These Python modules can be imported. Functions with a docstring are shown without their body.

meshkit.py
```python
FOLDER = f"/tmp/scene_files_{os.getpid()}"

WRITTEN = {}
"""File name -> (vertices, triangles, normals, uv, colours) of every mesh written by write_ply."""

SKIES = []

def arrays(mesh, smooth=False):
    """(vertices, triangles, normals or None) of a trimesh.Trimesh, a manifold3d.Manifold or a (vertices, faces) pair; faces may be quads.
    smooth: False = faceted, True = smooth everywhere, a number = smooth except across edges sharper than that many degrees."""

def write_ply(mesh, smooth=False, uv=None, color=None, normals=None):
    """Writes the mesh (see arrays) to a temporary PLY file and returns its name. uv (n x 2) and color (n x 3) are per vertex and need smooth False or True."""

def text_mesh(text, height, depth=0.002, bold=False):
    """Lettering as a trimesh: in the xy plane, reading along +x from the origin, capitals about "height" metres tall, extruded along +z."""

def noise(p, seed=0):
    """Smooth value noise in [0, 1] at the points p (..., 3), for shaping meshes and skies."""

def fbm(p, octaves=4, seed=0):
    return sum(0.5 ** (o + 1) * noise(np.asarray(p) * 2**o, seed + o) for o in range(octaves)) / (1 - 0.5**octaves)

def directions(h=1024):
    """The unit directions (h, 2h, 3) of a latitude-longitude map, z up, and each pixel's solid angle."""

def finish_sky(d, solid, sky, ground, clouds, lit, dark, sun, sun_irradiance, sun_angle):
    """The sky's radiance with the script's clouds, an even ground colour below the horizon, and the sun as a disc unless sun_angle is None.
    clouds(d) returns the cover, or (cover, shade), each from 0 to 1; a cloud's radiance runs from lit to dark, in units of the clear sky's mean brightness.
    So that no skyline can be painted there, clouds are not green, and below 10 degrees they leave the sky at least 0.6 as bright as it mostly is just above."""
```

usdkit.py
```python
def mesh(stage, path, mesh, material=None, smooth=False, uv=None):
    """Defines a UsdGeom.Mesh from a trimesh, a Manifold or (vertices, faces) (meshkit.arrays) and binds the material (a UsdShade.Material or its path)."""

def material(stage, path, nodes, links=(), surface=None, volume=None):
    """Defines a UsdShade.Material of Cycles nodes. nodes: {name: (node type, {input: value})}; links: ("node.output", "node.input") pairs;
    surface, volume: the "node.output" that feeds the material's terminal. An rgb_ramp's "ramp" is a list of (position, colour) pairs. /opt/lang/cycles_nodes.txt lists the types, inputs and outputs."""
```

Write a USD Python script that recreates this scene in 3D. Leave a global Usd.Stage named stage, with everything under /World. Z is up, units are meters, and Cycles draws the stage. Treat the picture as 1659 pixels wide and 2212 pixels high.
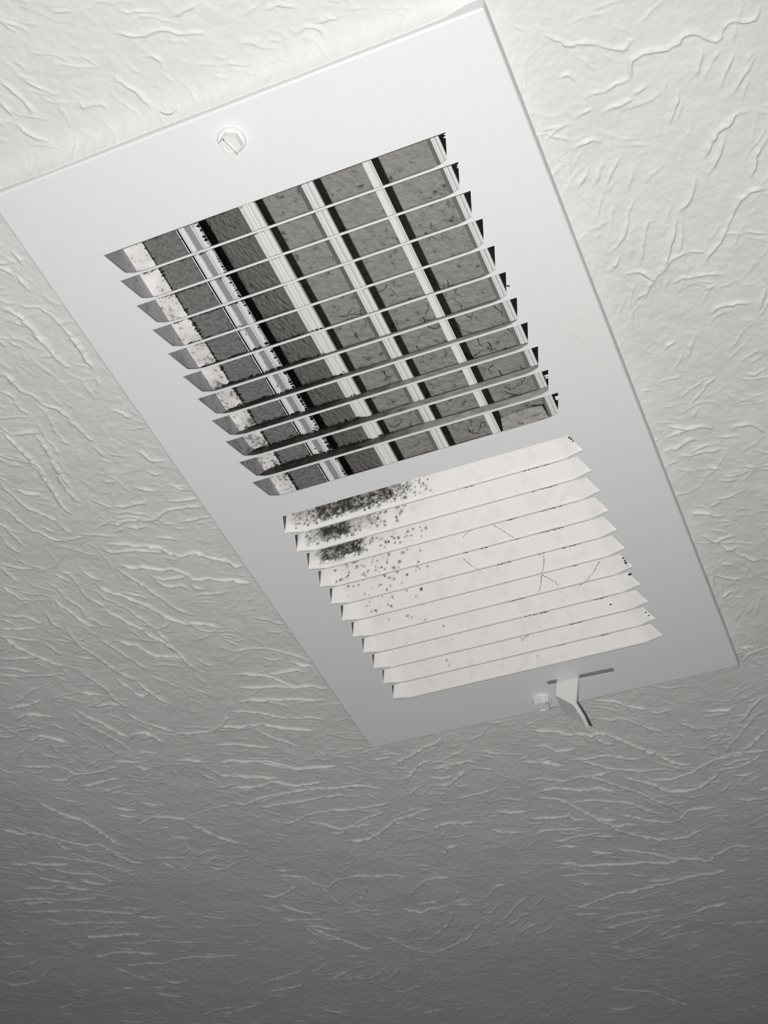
import math
import numpy as np
import trimesh
from scipy import ndimage
from shapely.geometry import Polygon, Point, box as sbox
import usdkit
from pxr import Usd, UsdGeom, UsdLux, UsdShade, Sdf, Gf, Vt

# ---------------------------------------------------------------- stage, camera, light
stage = Usd.Stage.CreateInMemory()
UsdGeom.SetStageUpAxis(stage, UsdGeom.Tokens.z)
UsdGeom.SetStageMetersPerUnit(stage, 1.0)
stage.SetDefaultPrim(UsdGeom.Xform.Define(stage, '/World').GetPrim())
UsdGeom.Scope.Define(stage, '/World/Looks')

# Plan of the place: x across the register (0 .. 0.2 m), y along it (0 .. 0.366 m), z up.
# The register's face is at z = FACE, the ceiling plane STAND above it.
FACE, STAND = 2.400, 0.0085
W, L = 0.200, 0.36593

EYE = np.array([0.2690583557523019, -0.19727465907568992, FACE - 0.4638151375579637])
RIGHT = np.array([0.9190980374292449, 0.3917093932607361, 0.042691320253847365])
DOWN = np.array([-0.2556033846216787, 0.6751583225876657, -0.6919740957655509])
FWD = np.array([-0.29987615337611084, 0.6250799874191428, 0.7206589359498928])
cam = UsdGeom.Camera.Define(stage, '/World/camera')
m = Gf.Matrix4d(1.0)
for i, r in enumerate((RIGHT, -DOWN, -FWD)):
    m.SetRow(i, Gf.Vec4d(*map(float, r), 0))
m.SetRow(3, Gf.Vec4d(*map(float, EYE), 1))
cam.AddTransformOp().Set(m)
cam.CreateHorizontalApertureAttr(36.0)
cam.CreateVerticalApertureAttr(48.0)
cam.CreateFocalLengthAttr(36.0 * 3067.0 / 1659.0)
cam.CreateClippingRangeAttr(Gf.Vec2f(0.01, 50))
cam.CreateExposureAttr(0.0)

# the phone's small flash lamp, two centimetres from its lens: the light of the photograph
FLASH = EYE - 0.0190 * RIGHT + 0.0076 * DOWN
flash = UsdLux.SphereLight.Define(stage, '/World/phone_flash')
flash.CreateRadiusAttr(0.0025)
flash.CreateIntensityAttr(53000.0)
flash.CreateColorAttr(Gf.Vec3f(1.0, 1.0, 0.985))
# its beam leaves along the phone's back, aimed a little above the lens axis, and thins towards its edge
aim = FWD - 0.09 * DOWN
aim /= np.linalg.norm(aim)
side = np.cross(DOWN, aim)
side /= np.linalg.norm(side)
up = np.cross(aim, side)
fm = Gf.Matrix4d(1.0)
for i, r in enumerate((side, -up, -aim)):
    fm.SetRow(i, Gf.Vec4d(*map(float, r), 0))
fm.SetRow(3, Gf.Vec4d(*map(float, FLASH), 1))
flash.AddTransformOp().Set(fm)
shape = UsdLux.ShapingAPI.Apply(flash.GetPrim())
shape.CreateShapingConeAngleAttr(41.0)
shape.CreateShapingConeSoftnessAttr(1.0)
# the dim room around
room = UsdLux.DomeLight.Define(stage, '/World/room_light')
room.CreateIntensityAttr(0.02)
room.CreateColorAttr(Gf.Vec3f(0.95, 1.0, 0.93))

rng = np.random.default_rng(11)
MM = 0.001

# ---------------------------------------------------------------- helpers
_used = {}


def numbered(parent, name):
    k = _used.get((parent, name), -1) + 1
    _used[(parent, name)] = k
    return f'{parent}/{name}' + (f'_{k:03d}' if k else '')


def data(prim, **kw):
    for k, v in kw.items():
        if v:
            prim.SetCustomDataByKey(k, v)
    return prim


def thing(name, label, category, loc, kind=None, group=None):
    x = UsdGeom.Xform.Define(stage, numbered('/World', name))
    x.AddTranslateOp().Set(Gf.Vec3d(*map(float, loc)))
    data(x.GetPrim(), label=label, category=category, kind=kind, group=group)
    return str(x.GetPath())


def part(parent, name, mesh, material, smooth=False, label=None, kind=None, normals=None, primvar=None):
    path = numbered(parent, name)
    if normals is None:
        mm = usdkit.mesh(stage, path, mesh, material, smooth=smooth)
    else:
        mm = usdkit.mesh(stage, path, mesh, material, smooth=False)
        mm.CreateNormalsAttr(Vt.Vec3fArray.FromNumpy(np.asarray(normals, np.float32)))
        mm.SetNormalsInterpolation('vertex')
    for k, v in (primvar or {}).items():
        UsdGeom.PrimvarsAPI(mm).CreatePrimvar(k, Sdf.ValueTypeNames.FloatArray, 'vertex').Set(Vt.FloatArray.FromNumpy(np.asarray(v, np.float32)))
    data(mm.GetPrim(), label=label, kind=kind)
    return path


def cat(ms):
    return trimesh.util.concatenate(ms)


def bx(x0, x1, y0, y1, z0, z1):
    b = trimesh.creation.box([abs(x1 - x0), abs(y1 - y0), abs(z1 - z0)])
    b.apply_translation([(x0 + x1) / 2, (y0 + y1) / 2, (z0 + z1) / 2])
    return b


def prism_y(profile, y0, y1):
    """A closed (x, z) outline drawn out along y."""
    p = Polygon(profile)
    e = trimesh.creation.extrude_polygon(p, y1 - y0, engine='earcut')
    v = e.vertices.copy()
    e.vertices = np.stack([v[:, 0], y1 - v[:, 2], v[:, 1]], 1)
    if e.volume < 0:
        e.invert()
    return e


def tube(pts, radius, n=5):
    """A bent thread along pts; radius a number or one per point."""
    pts = np.asarray(pts, float)
    r = np.broadcast_to(np.asarray(radius, float), (len(pts),))
    t = np.gradient(pts, axis=0)
    t /= np.linalg.norm(t, axis=1, keepdims=True) + 1e-12
    a = np.cross(t, [0.31, 0.22, 0.93])
    a /= np.linalg.norm(a, axis=1, keepdims=True) + 1e-12
    b = np.cross(t, a)
    ang = np.linspace(0, 2 * np.pi, n, endpoint=False)
    v = (pts[:, None] + r[:, None, None] * (np.cos(ang)[None, :, None] * a[:, None] + np.sin(ang)[None, :, None] * b[:, None])).reshape(-1, 3)
    f = []
    for i in range(len(pts) - 1):
        for k in range(n):
            p, q = i * n + k, i * n + (k + 1) % n
            f += [[p, q, q + n], [p, q + n, p + n]]
    for k in range(1, n - 1):
        f.append([0, k + 1, k])
        f.append([(len(pts) - 1) * n, (len(pts) - 1) * n + k, (len(pts) - 1) * n + k + 1])
    return trimesh.Trimesh(v, f, process=False)


# ---------------------------------------------------------------- materials
K = '/World/Looks/'


def mat(name, nodes, links, surface='p.BSDF'):
    return usdkit.material(stage, K + name, nodes, links, surface=surface)


def painted(name, color, rough, bump_scale=900.0, bump=0.00004, spec=0.35, extra=None, links=()):
    nodes = {'g': ('texture_coordinate', {}),
             'n': ('noise_texture', {'scale': bump_scale, 'detail': 2.0}),
             'b': ('bump', {'strength': 1.0, 'distance': bump}),
             'p': ('principled_bsdf', {'base_color': color, 'roughness': rough, 'specular_ior_level': spec})}
    nodes.update(extra or {})
    return mat(name, nodes, [('g.object', 'n.vector'), ('n.fac', 'b.height'), ('b.normal', 'p.normal'), *links])


M_CEIL = painted('ceiling_paint', (0.705, 0.71, 0.69), 0.55, 700.0, 0.00012, 0.25)
M_OUTER = painted('ceiling_paint_far', (0.705, 0.71, 0.69), 0.55, 400.0, 0.0004, 0.25)

# white enamel of the register; a few faint ochre water stains on the face
_st = {'mixs': ('mix', {'color1': (0.80, 0.802, 0.797), 'color2': (0.74, 0.68, 0.50)}),
       'n2': ('noise_texture', {'scale': 420.0, 'detail': 3.0}),
       'rr': ('rgb_ramp', {'ramp': [(0.0, (0, 0, 0)), (0.50, (0, 0, 0)), (0.66, (1, 1, 1)), (1.0, (1, 1, 1))]}),
       'sum': ('attribute', {'attribute': 'stain'}),
       'mul': ('math', {'math_type': 'multiply'})}
M_FACE = painted('register_enamel', (0.80, 0.802, 0.797), 0.42, 1100.0, 0.00005, 0.4, _st,
                 [('g.object', 'n2.vector'), ('n2.fac', 'rr.fac'), ('sum.fac', 'mul.value1'), ('rr.color', 'mul.value2'), ('mul.value', 'mixs.fac'), ('mixs.color', 'p.base_color')])
M_WHITE = painted('white_paint', (0.77, 0.765, 0.755), 0.45, 900.0, 0.00004, 0.35)
# louvers: the same enamel, with mould and dust where the 'mould' and 'dust' values of the sheet say so
_mo = {'am': ('attribute', {'attribute': 'mould'}), 'ad': ('attribute', {'attribute': 'dust'}),
       'm1': ('mix', {'color1': (0.90, 0.868, 0.848), 'color2': (0.10, 0.092, 0.075)}),
       'm2': ('mix', {'color2': (0.026, 0.025, 0.016)})}
M_LOUVER = painted('louver_enamel', (0.8, 0.8, 0.8), 0.5, 900.0, 0.00005, 0.3, _mo,
                   [('ad.fac', 'm1.fac'), ('m1.color', 'm2.color1'), ('am.fac', 'm2.fac'), ('m2.color', 'p.base_color')])
# dusty galvanised sheet of the boot
_du = {'v1': ('noise_texture', {'scale': 260.0, 'detail': 5.0, 'roughness': 0.65}),
       'r1': ('rgb_ramp', {'ramp': [(0.0, (0.07, 0.07, 0.066)), (0.32, (0.12, 0.116, 0.108)), (0.40, (0.33, 0.322, 0.304)), (0.5, (0.39, 0.38, 0.36)), (1.0, (0.45, 0.44, 0.415))]})}
M_BOOT = painted('dusty_sheet', (0.22, 0.22, 0.2), 0.85, 330.0, 0.0011, 0.1, _du,
                 [('g.object', 'v1.vector'), ('v1.fac', 'r1.fac'), ('r1.color', 'p.base_color')])
M_DULL = painted('dusty_dark_sheet', (0.15, 0.15, 0.145), 0.85, 420.0, 0.0008, 0.1, {'v1': ('noise_texture', {'scale': 700.0, 'detail': 4.0, 'roughness': 0.7}),
       'r1': ('rgb_ramp', {'ramp': [(0.0, (0.09, 0.09, 0.086)), (0.42, (0.15, 0.15, 0.145)), (0.55, (0.205, 0.205, 0.198)), (1.0, (0.25, 0.25, 0.24))]})},
                 [('g.object', 'v1.vector'), ('v1.fac', 'r1.fac'), ('r1.color', 'p.base_color')])
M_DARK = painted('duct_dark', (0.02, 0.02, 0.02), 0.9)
_ha = {'v1': ('noise_texture', {'scale': 300.0, 'detail': 4.0}),
       'r1': ('rgb_ramp', {'ramp': [(0.0, (0.30, 0.28, 0.27)), (0.36, (0.62, 0.60, 0.585)), (0.46, (0.78, 0.755, 0.745)), (1.0, (0.80, 0.775, 0.765))]})}
M_HEM = painted('hem_white', (0.78, 0.775, 0.765), 0.4, 700.0, 0.00003, 0.4)
_mw = {**_mo, 'm1': ('mix', {'color1': (0.42, 0.415, 0.44), 'color2': (0.10, 0.092, 0.075)})}
M_WALLD = painted('wall_enamel', (0.4, 0.4, 0.4), 0.6, 900.0, 0.00005, 0.3, _mw,
                  [('ad.fac', 'm1.fac'), ('m1.color', 'm2.color1'), ('am.fac', 'm2.fac'), ('m2.color', 'p.base_color')])
M_WALL = painted('dull_enamel', (0.46, 0.455, 0.475), 0.6)
M_GREY = painted('grey_enamel', (0.30, 0.30, 0.31), 0.6)
M_FRAME = painted('frame_white', (0.78, 0.765, 0.76), 0.5, 700.0, 0.00003, 0.3, _ha,
                  [('g.object', 'v1.vector'), ('v1.fac', 'r1.fac'), ('r1.color', 'p.base_color')])
M_FUZZ = painted('black_fuzz', (0.012, 0.011, 0.009), 0.95)
M_THREAD = painted('grey_thread', (0.16, 0.145, 0.13), 0.9)
M_BROWN = painted('brown_dust', (0.20, 0.135, 0.078), 0.95)

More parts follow.
